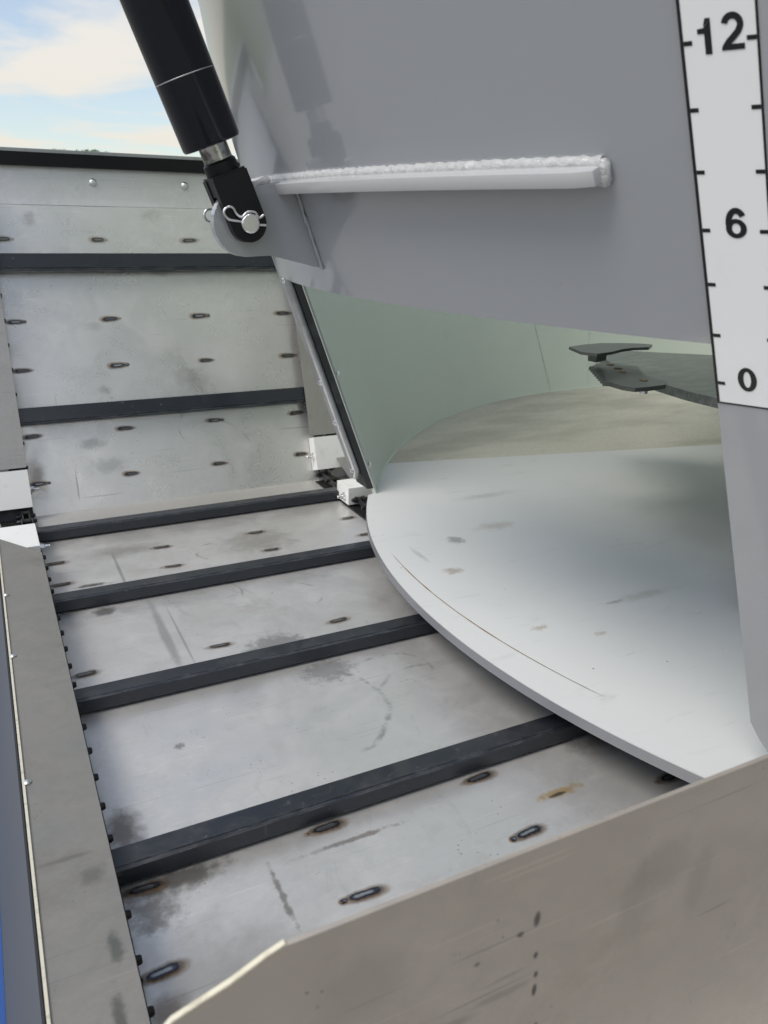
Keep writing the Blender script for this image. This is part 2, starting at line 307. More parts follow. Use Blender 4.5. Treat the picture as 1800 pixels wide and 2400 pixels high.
# heat-tinted weld: bead core, blue ring, brown halo that fades into the sheet
def weld_mat(name, core, bright, halo, taper=.72, crater=False):
    m = Mat(name, (.5, .5, .5), .7, .42)
    sp = m.n('ShaderNodeSeparateXYZ'); m.l(m.P, sp.inputs[0])
    oi = m.n('ShaderNodeObjectInfo'); vm = m.n('ShaderNodeVectorMath', operation='MULTIPLY_ADD'); m.l(oi.outputs['Location'], vm.inputs[0]); vm.inputs[1].default_value = (40, 40, 40)
    v3 = m.n('ShaderNodeVectorMath', operation='SCALE'); m.l(m.P, v3.inputs[0]); v3.inputs['Scale'].default_value = 55; m.l(v3.outputs[0], vm.inputs[2]); oloc = vm.outputs[0]
    ax = m.math('MAXIMUM', m.math('SUBTRACT', m.math('ABSOLUTE', sp.outputs[0]), .0100*S), 0.)
    ax = m.mul(ax, .52)
    tw = m.rng(sp.outputs[0], -.034*S, .034*S, taper, 1.0/taper**.35, False)
    yy_ = m.math('DIVIDE', sp.outputs[1], tw)
    d = m.math('DIVIDE', m.math('SQRT', m.math('ADD', m.math('MULTIPLY', ax, ax), m.math('MULTIPLY', yy_, yy_))), .0138*S)
    dxx = m.math('ADD', sp.outputs[0], .0330*S)
    d2 = m.math('DIVIDE', m.math('SQRT', m.math('ADD', m.math('MULTIPLY', dxx, dxx), m.math('MULTIPLY', sp.outputs[1], sp.outputs[1]))), .0090*S)
    if crater: d = m.math('MINIMUM', d, d2)
    d = m.math('ADD', d, m.math('ADD', m.mul(m.math('SUBTRACT', m.noise(m.P, 130, 4, .65), .5), .5), m.mul(m.math('SUBTRACT', m.noise(oloc, 1.0, 2), .5), .3)))
    cr = m.n('ShaderNodeValToRGB'); m.l(d, cr.inputs[0]); e = cr.color_ramp.elements
    e[0].position = 0; e[0].color = (*bright, 1); e[1].position = 1; e[1].color = (.30, .17, .075, 1)
    for p, c in ((.10, bright), (.26, (.15, .17, .20)), (.40, core), (.58, core), (.70, (.17, .095, .045))):
        x = e.new(p); x.color = (*c, 1)
    m.l(cr.outputs[0], m.b.inputs['Base Color'])
    al = m.rng(d, .58, 1.42, halo, 0)
    al2 = m.rng(d, .55, .66, 1, 0)
    a = m.math('MAXIMUM', al, al2)
    m.l(a, m.b.inputs['Alpha']); return m.m
M_weld = weld_mat('heat_tinted_weld', (.045, .05, .065), (.36, .38, .40), .6, .8, True)
M_welddark = weld_mat('dark_plug_weld', (.045, .044, .046), (.13, .13, .13), .6, .7)
M_weldbrown = weld_mat('brown_plug_weld', (.10, .082, .065), (.24, .22, .19), .35)

# ------------------------------------------------------------------ mesh toolkit (working units, scaled by S on build)
class MB:
    def __init__(s): s.bm = bmesh.new()
    def grid(s, rows, close_u=False):
        vs = [[s.bm.verts.new(p) for p in r] for r in rows]
        n = len(vs[0])
        for i in range(len(vs)-1):
            for j in range(n if close_u else n-1):
                k = (j+1) % n
                s.bm.faces.new((vs[i][j], vs[i][k], vs[i+1][k], vs[i+1][j]))
        return vs
    def prism(s, pts, vec):
        """closed outline pts swept by vec"""
        vec = Vector(vec); a = [s.bm.verts.new(Vector(p)) for p in pts]; b = [s.bm.verts.new(Vector(p)+vec) for p in pts]
        n = len(a); s.bm.faces.new(a); s.bm.faces.new(b[::-1])
        for i in range(n): s.bm.faces.new((a[i], b[i], b[(i+1) % n], a[(i+1) % n]))
        return s
    def box(s, o, x, y, z):
        o, x, y, z = Vector(o), Vector(x), Vector(y), Vector(z)
        return s.prism([o, o+x, o+x+y, o+y], z)
    def aabox(s, a, b): return s.box(a, (b[0]-a[0], 0, 0), (0, b[1]-a[1], 0), (0, 0, b[2]-a[2]))
    def tube(s, path, rad, n=12, cap=True):
        path = [Vector(p) for p in path]; rings = []; prev = None
        for i, p in enumerate(path):
            t = (path[min(i+1, len(path)-1)]-path[max(i-1, 0)]).normalized()
            if prev is None:
                a = Vector((0, 0, 1)) if abs(t.z) < .9 else Vector((1, 0, 0)); u = t.cross(a).normalized()
            else: u = (prev-t*prev.dot(t)).normalized()
            prev = u; v = t.cross(u); r = rad[i] if isinstance(rad, (list, tuple)) else rad
            rings.append([p+(u*math.cos(2*math.pi*k/n)+v*math.sin(2*math.pi*k/n))*r for k in range(n)])
        vs = s.grid(rings, True)
        if cap: s.bm.faces.new(vs[0][::-1]); s.bm.faces.new(vs[-1])
        return s
    def cyl(s, a, b, r, n=24): return s.tube([a, b], r, n)
    def lathe(s, a, axis, prof, n=24):
        """prof: list of (distance along axis, radius)"""
        a, axis = Vector(a), Vector(axis).normalized()
        return s.tube([a+axis*d for d, r in prof], [r for d, r in prof], n)
    def bevel(s, w, seg=2, ang=30):
        es = [e for e in s.bm.edges if len(e.link_faces) == 2 and e.calc_face_angle(0) > R(ang)]
        bmesh.ops.bevel(s.bm, geom=es, offset=w, segments=seg, affect='EDGES', profile=.5); return s
    def mesh(s, name, mat, smooth=35):
        bm = s.bm; bmesh.ops.recalc_face_normals(bm, faces=bm.faces); bmesh.ops.scale(bm, vec=(S, S, S), verts=bm.verts)
        if smooth:
            for f in bm.faces: f.smooth = True
            for e in bm.edges:
                if len(e.link_faces) == 2 and e.calc_face_angle(0) > R(smooth): e.smooth = False
        me = bpy.data.meshes.new(name); bm.to_mesh(me); bm.free(); me.materials.append(mat); return me
WM = {}
def place(o, W, parent):
    """W: world matrix in metres"""
    WM[o] = W
    COL.objects.link(o)
    if parent: o.parent = parent; o.matrix_local = WM[parent].inverted() @ W
    else: o.matrix_world = W
def part(name, mb, mat, parent, W=None, label=None, smooth=35):
    me = mb if isinstance(mb, bpy.types.Mesh) else mb.mesh(name, mat, smooth)
    o = bpy.data.objects.new(name, me); W = (Matrix() if W is None else W.copy()); W.translation = W.translation*S
    place(o, W, parent)
    if label: o['label'] = label
    return o
def thing(name, loc, label, cat, group=None):
    o = bpy.data.objects.new(name, None); o.empty_display_size = .05; place(o, Matrix.Translation(Vector(loc)*S), None)
    o['label'] = label; o['category'] = cat
    if group: o['group'] = group
    return o
def frame(o, x, y, z):
    m = Matrix((Vector(x), Vector(y), Vector(z))).transposed().to_4x4(); m.translation = Vector(o); return m

# ------------------------------------------------------------------ ground
def ground(name, a, b, z, mat):
    me = MB().aabox((a[0], a[1], z-.2), (b[0], b[1], z)).mesh(name, mat, 0); o = bpy.data.objects.new(name, me); place(o, Matrix(), None); o['kind'] = 'structure'; return o
mgr = Mat('gravel_yard', (.22, .21, .20), 0, .9); n = mgr.noise(mgr.map(), 30, 6, .75); mgr.mixc(mgr.rng(n, .35, .7), (.32, .305, .285))
n = mgr.noise(mgr.map(), .6, 4); mgr.mixc(mgr.mul(mgr.rng(n, .5, .7), .6), (.16, .15, .12)); mgr.bump(mgr.noise(mgr.map(), 60, 4), .6, .02)
ground('gravel_yard', (-14, -12), (24, 20), -1.05, mgr.m)
mgs = Mat('grass_field', (.07, .11, .03), 0, .9); n = mgs.noise(mgs.map(), 4, 6, .75); mgs.mixc(mgs.rng(n, .35, .7), (.13, .15, .05)); n = mgs.noise(mgs.map(), .05, 4); mgs.mixc(mgs.mul(mgs.rng(n, .45, .6), .6), (.17, .15, .07))
ground('grass_field', (-1500, -1500), (1500, 1500), -1.06, mgs.m)

# ------------------------------------------------------------------ conveyor trough
HY, TH = 2.855, R(72)
IN = Vector((0, -math.sin(TH), math.cos(TH))); IT = Vector((0, math.cos(TH), math.sin(TH)))
def inc(x, s, off=0.): return Vector((x, HY, 0))+IT*s+IN*off
trough = thing('conveyor_trough', (.6, 1.6, -.1), 'open stainless steel conveyor trough that turns steeply upward at its far end', 'conveyor')
part('floor_sheet', MB().aabox((-.034, .30, -.006), (1.30, HY+.03, 0)), M_floor, trough)
def arcpath(x, n=7, off=0):   # small bend where floor and incline meet
    return [Vector((x, HY-.012, 0+off)), Vector((x, HY, .004+off))]
def sheet(x0, x1, prof, th, nx=2):
    """prof: list of (y,z) swept along x with thickness th (downward/back)"""
    mb = MB(); xs = [x0+(x1-x0)*i/(nx-1) for i in range(nx)]
    P = [Vector((0, y, z)) for y, z in prof]; nr = []
    for i in range(len(P)):
        t = (P[min(i+1, len(P)-1)]-P[max(i-1, 0)]).normalized(); nr.append(Vector((0, t.z, -t.y)))
    loop = [(p.y, p.z) for p in P]+[(P[i].y+nr[i].y*th, P[i].z+nr[i].z*th) for i in reversed(range(len(P)))]
    mb.prism([Vector((x0, y, z)) for y, z in loop], (x1-x0, 0, 0)); return mb
bend = 1.095
pr = [(HY-.002, -.0045)]
for s_ in (.012, .3, .6, .9, bend-.02): v = inc(0, s_); pr.append((v.y, v.z))
part('incline_sheet', sheet(-.044, 1.32, pr, .006), M_incline, trough)
bv = inc(0, bend); T2 = R(81)
def upp(x, s, off=0.): return Vector((x, bv.y, bv.z))+Vector((0, math.cos(T2), math.sin(T2)))*s+Vector((0, -math.sin(T2), math.cos(T2)))*off
pr = []
v = inc(0, bend-.018, .001); pr.append((v.y, v.z)); v = inc(0, bend-.006, .001); pr.append((v.y, v.z))
for s_ in (.01, .06, .13): v = upp(0, s_); pr.append((v.y, v.z))
part('upper_panel', sheet(-.10, 1.32, pr, .006), M_upper, trough)
a = upp(0, .108, .004)
rb = MB().prism([Vector((-.1, a.y-.018, a.z)), Vector((-.1, a.y-.018, a.z+.044)), Vector((-.1, a.y+.05, a.z+.050)), Vector((-.1, a.y+.05, a.z))], (1.42, 0, 0)).bevel(.004)
part('top_rail', rb, M_black2, trough)
rb = MB().prism([Vector((-.1, a.y-.013, a.z+.0435)), Vector((-.1, a.y-.013, a.z+.055)), Vector((-.1, a.y+.055, a.z+.060)), Vector((-.1, a.y+.055, a.z+.052))], (1.42, 0, 0)).bevel(.0015, 1)
part('rail_capping', rb, M_rail, trough)
# round bolt heads on the upper panel
bh = MB().lathe((0, 0, 0), (0, 0, 1), [(0, .0135), (.004, .013), (.0075, .0095), (.0095, .004), (.0098, .0005)], 18).mesh('bolt_head', M_zinc)
for x in (.105, .429, .757, 1.08):
    p = upp(x, .062, .0005); n_ = Vector((0, -math.sin(T2), math.cos(T2))); part('bolt_head', bh, None, trough, frame(p, (1, 0, 0), n_.cross(Vector((1, 0, 0))), n_))

# plug welds on the floor and the incline
def weld_mesh(nm, mat, tail, sx=1.):
    mb = MB(); NR = 28
    rings = []
    for f, h in ((1.15, .0003), (1, .0004), (.62, .0005), (.42, .0008), (.34, .0020), (.22, .0028), (.13, .0022), (.04, .0020)):
        ring = []
        for k in range(NR):
            t = 2*math.pi*k/NR; c, s_ = math.cos(t), math.sin(t)
            rr = .0165*1.5*f
            ring.append(Vector(((.0215*(1 if c > 0 else -1) if abs(c) > 1e-6 else 0)+rr*c, rr*s_, h)))
        rings.append(ring)
    vs = mb.grid(rings, True); mb.bm.faces.new(vs[-1])
    if tail:
        t = MB(); bmesh.ops.create_icosphere(mb.bm, subdivisions=2, radius=.0052, matrix=Matrix.Translation((-.036, 0, 0)) @ Matrix.Diagonal((1, 1, .45, 1)))
    return mb.mesh(nm, mat)
WMs = {}
for k, mt in (('b', M_weld), ('d', M_welddark), ('n', M_weldbrown)):
    WMs[k] = [weld_mesh('weld_mark', mt, False), weld_mesh('weld_mark', mt, True)]
cols = (.104, .421, .736, 1.072)
for yr, kind in ((.863, 'b'), (1.023, 'd'), (1.712, 'n'), (2.236, 'n'), (2.400, 'n')):
    for i, x in enumerate(cols):
        k = kind
        if i == 3 and yr < 1.1: k = 'd'
        q = 1.05 if yr < 1.1 else .98
        W = Matrix.Translation((x+random.uniform(-.004, .004), yr+random.uniform(-.003, .003), .0004)) @ Matrix.Rotation(R(random.uniform(-4, 4)), 4, 'Z') @ Matrix.Diagonal((q*random.uniform(.9, 1.1), random.uniform(.8, 1.05), 1, 1))
        part('weld_mark', WMs[k][1 if (yr < .9 and i in (1, 2)) or random.random() < .3 else 0], None, trough, W)
for si, s_ in enumerate((.111, .277, .507, .675, .958)):
    for i, x in enumerate((.105, .423, .752, 1.083)):
        if si == 4 and i == 3: continue
        k = 'n' if si == 4 else ('d' if i == 3 or random.random() < .4 else 'b')
        W = frame(inc(x+random.uniform(-.004, .004), s_, .0004), (-1, 0, 0), -IT, IN) @ Matrix.Rotation(R(random.uniform(-2, 2)), 4, 'Z') @ Matrix.Diagonal((random.uniform(.82, 1.0), random.uniform(.62, .85), 1, 1))
        part('weld_mark', WMs[k][0 if random.random() < .6 else 1], None, trough, W)

part('chain_track', MB().aabox((-.033, .30, .0005), (.0735, HY-.03, .005)), M_chain, trough); part('chain_track', MB().aabox((1.120, .30, .0005), (1.215, HY-.03, .005)), M_chain, trough)
part('chain_track', MB().prism([inc(-.04, -.01, .012), inc(.0735, -.01, .012), inc(.0735, .04, .004), inc(-.04, .04, .004)], IN*.003), M_chain, trough)
# covers over the chains
CZ = .080
cov = MB().prism([(-.041, .10, CZ), (.0665, .10, CZ), (.0665, 2.31, CZ), (-.041, 2.47, CZ)], (0, 0, -.004)); cov.bevel(.0008, 1)
part('chain_cover', cov, M_cover, trough)
part('cover_cut_edge', MB().aabox((-.0455, .10, CZ-.0035), (-.0412, 2.47, CZ+.0035)).bevel(.001, 1), M_cut, trough, label='bare cut edge along the flat cover, warm glint in its colour')
part('cover_wall', MB().aabox((-.0410, .10, -.05), (-.036, 2.45, CZ-.0045)), M_cover, trough)
def incl_cover(x0, x1, s0, s1, cr_):
    o = .052
    pts = [inc(x0, s0+cr_, o), inc(x0+cr_, s0, o), inc(x1-cr_, s0, o), inc(x1, s0+cr_, o), inc(x1, s1, o), inc(x0, s1, o)]
    return MB().prism(pts, -IN*.004).bevel(.0008, 1)
part('chain_cover', incl_cover(-.045, .0735, .172, 1.14, .004), M_sidecov, trough)
part('chain_cover', incl_cover(1.1145, 1.26, .178, 1.08, .006), M_sidecov, trough)
part('side_wall', MB().prism([inc(-.05, -.05, -.01), inc(-.05, 1.2, -.01), inc(-.05, 1.2, .05), inc(-.05, -.02, .05)], (.005, 0, 0)), M_sidecov, trough)
part('side_wall', MB().prism([inc(1.262, -.05, -.01), inc(1.262, 1.08, -.01), inc(1.262, 1.08, .06), inc(1.262, -.02, .06)], (.006, 0, 0)), M_sidecov, trough)
part('side_wall', MB().aabox((1.275, .30, -.02), (1.281, HY, .10)), M_cover, trough)
# painted side beam, its shade mixed into the grey, and blue frame outside the left cover
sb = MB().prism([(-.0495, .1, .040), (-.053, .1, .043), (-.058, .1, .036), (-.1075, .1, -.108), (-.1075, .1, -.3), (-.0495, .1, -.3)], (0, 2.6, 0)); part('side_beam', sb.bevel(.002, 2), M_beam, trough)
part('blue_frame', MB().aabox((-.26, .1, -.46), (-.1085, 2.2, -.115)).bevel(.01, 2), M_blue, trough, label='blue painted frame beam')
part('blue_frame', MB().aabox((1.29, 2.50, -.10), (1.40, 3.05, .085)).bevel(.006, 2), M_blue, trough, label='blue painted frame behind the right guide blocks')
# zinc screws along the outside edge of the left cover
sn = MB().lathe((0, 0, 0), (0, 0, 1), [(0, .010), (.003, .0098), (.006, .0070), (.0075, .0028), (.0077, .0004)], 16).mesh('cover_screw', M_zinc)
for y in (1.26, 1.72, 2.05):
    part('cover_screw', sn, None, trough, Matrix.Translation((-.0375, y, CZ+.0003)) @ Matrix.Scale(.7, 4))
# nylon guide blocks with threaded studs
hexm = MB(); hexm.prism([Vector((0, .0105*math.cos(R(60*k)), .0105*math.sin(R(60*k)))) for k in range(6)], (.0095, 0, 0)); hexm.bevel(.001, 1)
M_nutmesh = hexm.mesh('nut', M_zinc)
wash = MB().cyl((-.003, 0, 0), (0, 0, 0), .0145, 20).mesh('washer', M_zinc)
stud = MB().lathe((0, 0, 0), (1, 0, 0), [(0, .0056), (.006, .0056), (.007, .0050), (.009, .0056), (.011, .0050), (.013, .0056), (.015, .0050), (.017, .0056), (.0185, .0046), (.019, .001)], 14).mesh('stud', M_zinc)
def block(name, mb, studpos, direction, bevel=.005):
    b = part('guide_block', mb.bevel(bevel, 2), M_nylon, trough)
    d = Vector(direction).normalized(); y_ = Vector((0, 0, 1)).cross(d).normalized(); F = frame(studpos, d, y_, d.cross(y_))
    part('washer', wash, None, b, F @ Matrix.Translation((.003, 0, 0))); part('nut', M_nutmesh, None, b, F @ Matrix.Translation((.003, 0, 0)) @ Matrix.Rotation(R(random.uniform(0, 60)), 4, 'X'))
    part('stud', stud, None, b, F @ Matrix.Translation((.0115, 0, 0)))
def incblock(x0, x1, s0, s1, o0, o1): return MB().prism([inc(x0, s0, o0), inc(x1, s0, o0), inc(x1, s1, o0), inc(x0, s1, o0)], IN*(o1-o0))
block('guide_block', incblock(-.045, .0735, .035, .164, .004, .058), inc(.0735, .095, .03), (1, 0, 0))
block('guide_block', incblock(1.124, 1.250, .040, .170, .004, .060), inc(1.124, .095, .035), (-1, 0, 0))
block('guide_block', MB().aabox((-.045, 2.385, .006), (.0665, 2.585, .072)), (.0665, 2.44, .046), (1, 0, 0))
block('guide_block', MB().aabox((1.118, 2.495, .012), (1.232, 2.60, .076)), (1.118, 2.53, .036), (-1, 0, 0))
part('bearing_plate', MB().prism([inc(1.20, .03, .002), inc(1.258, .06, .002), inc(1.258, .17, .002), inc(1.20, .2, .002)], IN*.02), M_chain, trough)
part('support_bracket', MB().prism([(1.21, 2.60, .02), (1.26, 2.60, .02), (1.26, 2.84, .10), (1.21, 2.84, .10)], (0, 0, -.006)), M_sidecov, trough)
# near end plate
EY = .414
ep = MB().prism([(-.02, EY, .40), (.053, EY, .469), (.095, EY, .4825), (.122, EY, .4945), (.137, EY, .500), (.9, EY, .4985), (.9, EY, .02), (-.02, EY, .02)], (0, .0045, 0)).bevel(.0012, 2)
part('end_plate', ep, M_end, trough)
part('end_plate_cut_edge', MB().prism([(-.0205, EY+.0002, .4005), (.0525, EY+.0002, .4695), (.0945, EY+.0002, .483), (.1215, EY+.0002, .495), (.1365, EY+.0002, .5006), (.1365, EY+.0002, .5022), (.121, EY+.0002, .4968), (.094, EY+.0002, .4848), (.052, EY+.0002, .4713), (-.021, EY+.0002, .402)], (0, .0045, 0)), M_cut, trough, label='bare cut edge on the sloping corner, warm glint in its colour')
for x in (.03, .62, 1.10): pass

# ------------------------------------------------------------------ slat chain
slats = thing('slat_chain', (.6, 1.6, 0), 'moving conveyor chain carrying black steel slats across the trough', 'conveyor chain')
def slat(o, x, t, n_, wd, ht):
    """o left rear bottom corner, x width vector, t along travel (towards the front), n_ outward"""
    mb = MB(); o, x, t, n_ = Vector(o), Vector(x), Vector(t), Vector(n_)
    prof = [(0, 0), (0, ht), (wd*.80, ht), (wd*.83, ht-.0022), (wd*.88, ht-.0026), (wd*.92, ht-.001), (wd, ht-.002), (wd, .006), (wd-.006, 0)]
    mb.prism([o+t*a+n_*b for a, b in prof], x); mb.bevel(.0024, 2, 40); return mb
SX0, SXW = .0705, 1.058
for yb in (1.086, 1.594, 2.098, 2.632, .575):
    part('slat', slat((SX0, yb, .003), (SXW, 0, 0), (0, -1, 0), (0, 0, 1), .050, .0365), M_slat, slats)
for sb_ in (.374, .899):
    part('slat', slat(inc(SX0, sb_, .003), (SXW, 0, 0), -IT, IN, .060, .0365), M_slat, slats)
# roller chains: path along the floor, round the bend and up
PITCH = .0845
def cpath(l, x):
    """distance l along the chain from y=.40"""
    c = .030; y0 = .40; yb = HY-.045; L1 = yb-y0
    if l <= L1: return Vector((x, y0+l, c)), Vector((0, 1, 0)), Vector((0, 0, 1))
    rad = .05; L2 = rad*TH
    ctr = Vector((x, yb, c+rad))
    if l <= L1+L2:
        a = (l-L1)/rad; return ctr+Vector((0, math.sin(a), -math.cos(a)))*rad, Vector((0, math.cos(a), math.sin(a))), Vector((0, -math.sin(a), math.cos(a)))
    p = ctr+Vector((0, math.sin(TH), -math.cos(TH)))*rad
    return p+IT*(l-L1-L2), IT.copy(), IN.copy()
def link_mesh(wide):
    mb = MB(); hw = .0165 if wide else .0105; h = .0115; LN = PITCH
    for sgn in (-1, 1):
        pts = []
        for k in range(7): a = math.pi/2-math.pi*k/6; pts.append((LN/2+h*math.cos(a), h*math.sin(a)))
        pts.append((0, -h*.78))
        for k in range(7): a = -math.pi/2-math.pi*k/6; pts.append((-LN/2+h*math.cos(a), h*math.sin(a)))
        pts.append((0, h*.78))
        mb.prism([Vector((sgn*hw-.0018, y, z)) for y, z in pts], (.0036, 0, 0))
    if wide:
        for y in (-LN/2, LN/2):
            mb.lathe((-.031, y, 0), (1, 0, 0), [(0, .0052), (.003, .0068), (.012, .0075), (.050, .0075), (.059, .0068), (.062, .0052)], 12)
    else:
        for y in (-LN/2, LN/2): mb.cyl((-.0085, y, 0), (.0085, y, 0), .0098, 14)
    return mb.mesh('chain_link', M_chain)
LK = [link_mesh(False), link_mesh(True)]
for x, off in ((.0475, .005), (1.1600, .02)):
    mbx = None
    for i in range(41):
        p, t, n_ = cpath(off+i*PITCH, x)
        part('chain_link', LK[i % 2], None, slats, frame(p, (1, 0, 0), t, n_))

# ------------------------------------------------------------------ feed tub
ZD = .13; T = math.tan(R(20.3)); CT = Vector((2.99, 1.43)); RT = 2.02
CD = Vector((2.735, 1.52)); RD = 1.826
YL, YR = 2.284, .716
def obl(y, z, rr=RD): return Vector((CD.x-math.sqrt(rr*rr-(y-CD.y)**2)-(z-ZD)*T, y, z))
tub = thing('feed_tub', (2.6, 1.5, -1.0), 'tall grey painted round feed mixing tub with a wide discharge opening', 'feed tub')
aL = math.atan2(YL-CT.y, 1.125-CT.x) % (2*math.pi); aR = math.atan2(.54-CT.y, -math.sqrt(RT*RT-(.54-CT.y)**2)) % (2*math.pi)
def tubpt(a, z, off=0.):
    r = RT+off; bl = min(1, min(abs(a-aL), abs(a-(aR-2*math.pi)))/R(28)); bl = bl*bl*(3-2*bl)
    rad = Vector((math.cos(a), math.sin(a))); d = (Vector((-1, 0))*(1-bl)+rad*bl)
    fixx = 0.
    if abs(a-aL) < R(25): fixx = -.034*(1-abs(a-aL)/R(25))**2
    p = CT+rad*r+d*((min(z, 2.0)-ZD)*T); return Vector((p.x+fixx, p.y, z))
NA = 96; ang = [aL-(aL-(aR-2*math.pi))*i/NA for i in range(NA+1)]
zs = [.10, .13, .3, .6, .9, 1.2, 1.6, 1.9, 2.0, 3.8]
mb = MB()
inn = [[tubpt(a, z) for a in ang] for z in zs]; ou = [[tubpt(a, z, .012) for a in ang] for z in zs]
rows = inn+ou[::-1]+[inn[0]]
vs = [[mb.bm.verts.new(p) for p in r] for r in rows[:-1]]; vs.append(vs[0])
for i in range(len(vs)-1):
    for j in range(NA): mb.bm.faces.new((vs[i][j], vs[i][j+1], vs[i+1][j+1], vs[i+1][j]))
mb.bm.faces.new([r[0] for r in vs[:-1]]); mb.bm.faces.new([r[-1] for r in vs[:-1]][::-1])
part('tub_wall', mb, M_inner, tub)
# wall above the opening, behind the door
mb = MB(); ys = [YL-(YL-YR)*i/24 for i in range(25)]; zz = [1.02, 1.3, 1.65, 2.0, 3.8]
A = [[obl(min(max(y, .60), 2.26), min(z, 2.0), RD-.050)+Vector((0, 0, max(0, z-2.0))) for y in ys if y < 1.75] for z in zz]; B = [[p+Vector((.012, 0, 0)) for p in r] for r in A]
rows = A+B[::-1]; vs = [[mb.bm.verts.new(p) for p in r] for r in rows]; vs.append(vs[0]); nj = len(rows[0])
for i in range(len(vs)-1):
    for j in range(nj-1): mb.bm.faces.new((vs[i][j], vs[i][j+1], vs[i+1][j+1], vs[i+1][j]))
mb.bm.faces.new([r[0] for r in vs[:-1]]); mb.bm.faces.new([r[-1] for r in vs[:-1]][::-1])
part('front_wall', mb, M_paint, tub)
# floor plates: front lip plate and the soiled plate behind
CL = Vector((2.568, 1.393)); RL = 1.717
a0 = math.atan2(2.242-CL.y, 1.067-CL.x) % (2*math.pi); a1 = math.atan2(.45-CL.y, 1.14-CL.x) % (2*math.pi)
lip = [Vector((CL.x+RL*math.cos(a0+(a1-a0)*i/70), CL.y+RL*math.sin(a0+(a1-a0)*i/70), ZD)) for i in range(71)]
seam0, seam1 = Vector((1.335, 2.562, ZD)), Vector((2.752, 2.261, ZD))
def arc_floor(b0, b1, n): return [Vector((CT.x+RT*math.cos(b0+(b1-b0)*i/n), CT.y+RT*math.sin(b0+(b1-b0)*i/n), ZD)) for i in range(n+1)]
aS = math.atan2(2.575-CT.y, 1.335-CT.x) % (2*math.pi)
sd_ = (seam1-seam0).normalized(); sfar = seam0+sd_*3.55
aF = math.atan2(sfar.y-CT.y, sfar.x-CT.x)
front = lip+[Vector((1.25, .42, ZD))]+[p for p in arc_floor(math.atan2(.35-CT.y, 1.30-CT.x) % (2*math.pi), aF+2*math.pi, 30)]+[seam0+sd_*1.4, Vector((1.30, 2.568, ZD)), tubpt(aL, ZD)+Vector((-.004, .004, 0)), Vector((1.085, 2.262, ZD))]
mb = MB(); mb.prism(front, (0, 0, -.0215)); part('floor_plate', mb, M_lip, tub, label='pale painted floor plate with a rounded lip over the conveyor', smooth=50)
q0 = Vector((seam0.x-CT.x, seam0.y-.10-CT.y)); d2 = Vector((sd_.x, sd_.y)); b_ = q0.dot(d2); c_ = q0.dot(q0)-(RT+.006)**2
e0, e1 = [q0+d2*(-b_+sg*math.sqrt(b_*b_-c_)) for sg in (-1, 1)]
RT += .006; rear = arc_floor(math.atan2(e1.y, e1.x), math.atan2(e0.y, e0.x) % (2*math.pi), 60); RT -= .006
mb = MB(); mb.prism([Vector((p.x, p.y, ZD-.0015)) for p in rear], (0, 0, -.018)); part('rear_floor_plate', mb, M_rear, tub, label='soiled brownish floor plate at the back')
und = [Vector((CL.x+(p.x-CL.x)*.985, CL.y+(p.y-CL.y)*.985, ZD-.0225)) for p in lip]+[Vector((1.27, .46, ZD-.0225)), Vector((1.27, 2.25, ZD-.0225))]
part('added_shade_plate', MB().prism(und, (0, 0, -.003)), M_under, tub)  # added unseen dark plate, deepens the shade under the lip
# cut edge of lip: rim just proud of the plate edge, its upright-face shade mixed into the colour
mb = MB(); n_ = len(lip)
rr1 = [Vector((CL.x+(p.x-CL.x)*1.0009, CL.y+(p.y-CL.y)*1.0009, ZD-.0012)) for p in lip]; rr2 = [Vector((q.x, q.y, ZD-.0225)) for q in rr1]
i1 = [Vector((CL.x+(p.x-CL.x)*.99, CL.y+(p.y-CL.y)*.99, ZD-.0225)) for p in lip]
mb.grid([rr1, rr2, i1]); part('lip_edge', mb, M_edge, tub)
mb = MB(); pl = []
yy = [1.80-(1.80-.98)*i/30 for i in range(31)]
pp_ = [obl(y, ZD, RD-.004) for y in yy]; ra, rb2 = [], []
for i, p in enumerate(pp_):
    w_ = .0017*(.5+1.2*abs(mnoise.noise(Vector((i*.7, 1, 3)))))*(1-abs(i/15-1)**6); ra.append(Vector((p.x-w_, p.y, ZD+.0012))); rb2.append(Vector((p.x+w_, p.y, ZD+.0012)))
mb.grid([ra, rb2]); part('weld_line', mb, M_rust, tub)
# fillet weld round the floor, vertical seam beads on the back wall
def bead(path, r0, jit, seed, mat, name, parent, n=8, step=.012, label=None):
    P = [Vector(p) for p in path]; out_ = []; 
    for i in range(len(P)-1):
        k = max(1, int((P[i+1]-P[i]).length/step))
        for j in range(k): out_.append(P[i].lerp(P[i+1], j/k))
    out_.append(P[-1]); m_ = MB()
    rad = [r0*(1+jit*mnoise.noise(Vector((i*.55, seed, 2)))+jit*.5*math.sin(i*1.9)) for i in range(len(out_))]
    out_ = [p+Vector((mnoise.noise(Vector((i*.3, seed, 0))), mnoise.noise(Vector((i*.3, seed, 9))), mnoise.noise(Vector((i*.3, seed, 5)))))*r0*jit for i, p in enumerate(out_)]
    m_.tube(out_, rad, n); return part(name, m_, mat, parent, label=label, smooth=70)
bead([tubpt(a, ZD-.001, -.002) for a in ang[:60]], .0048, .2, 1, M_inner, 'floor_weld', tub, 8, .05)
for (x, y, tilt) in ((2.77, 3.30, -.0), (3.02, 3.30, .05)):
    a_ = math.atan2(y-CT.y, x-CT.x)
    bead([tubpt(a_+(-.10 if tilt else .05)*(z-.13), z, -.001) for z in (.13, .3, .5, .7, .9)], .0042, .6, x, M_inner, 'seam_weld', tub, 6, .010)
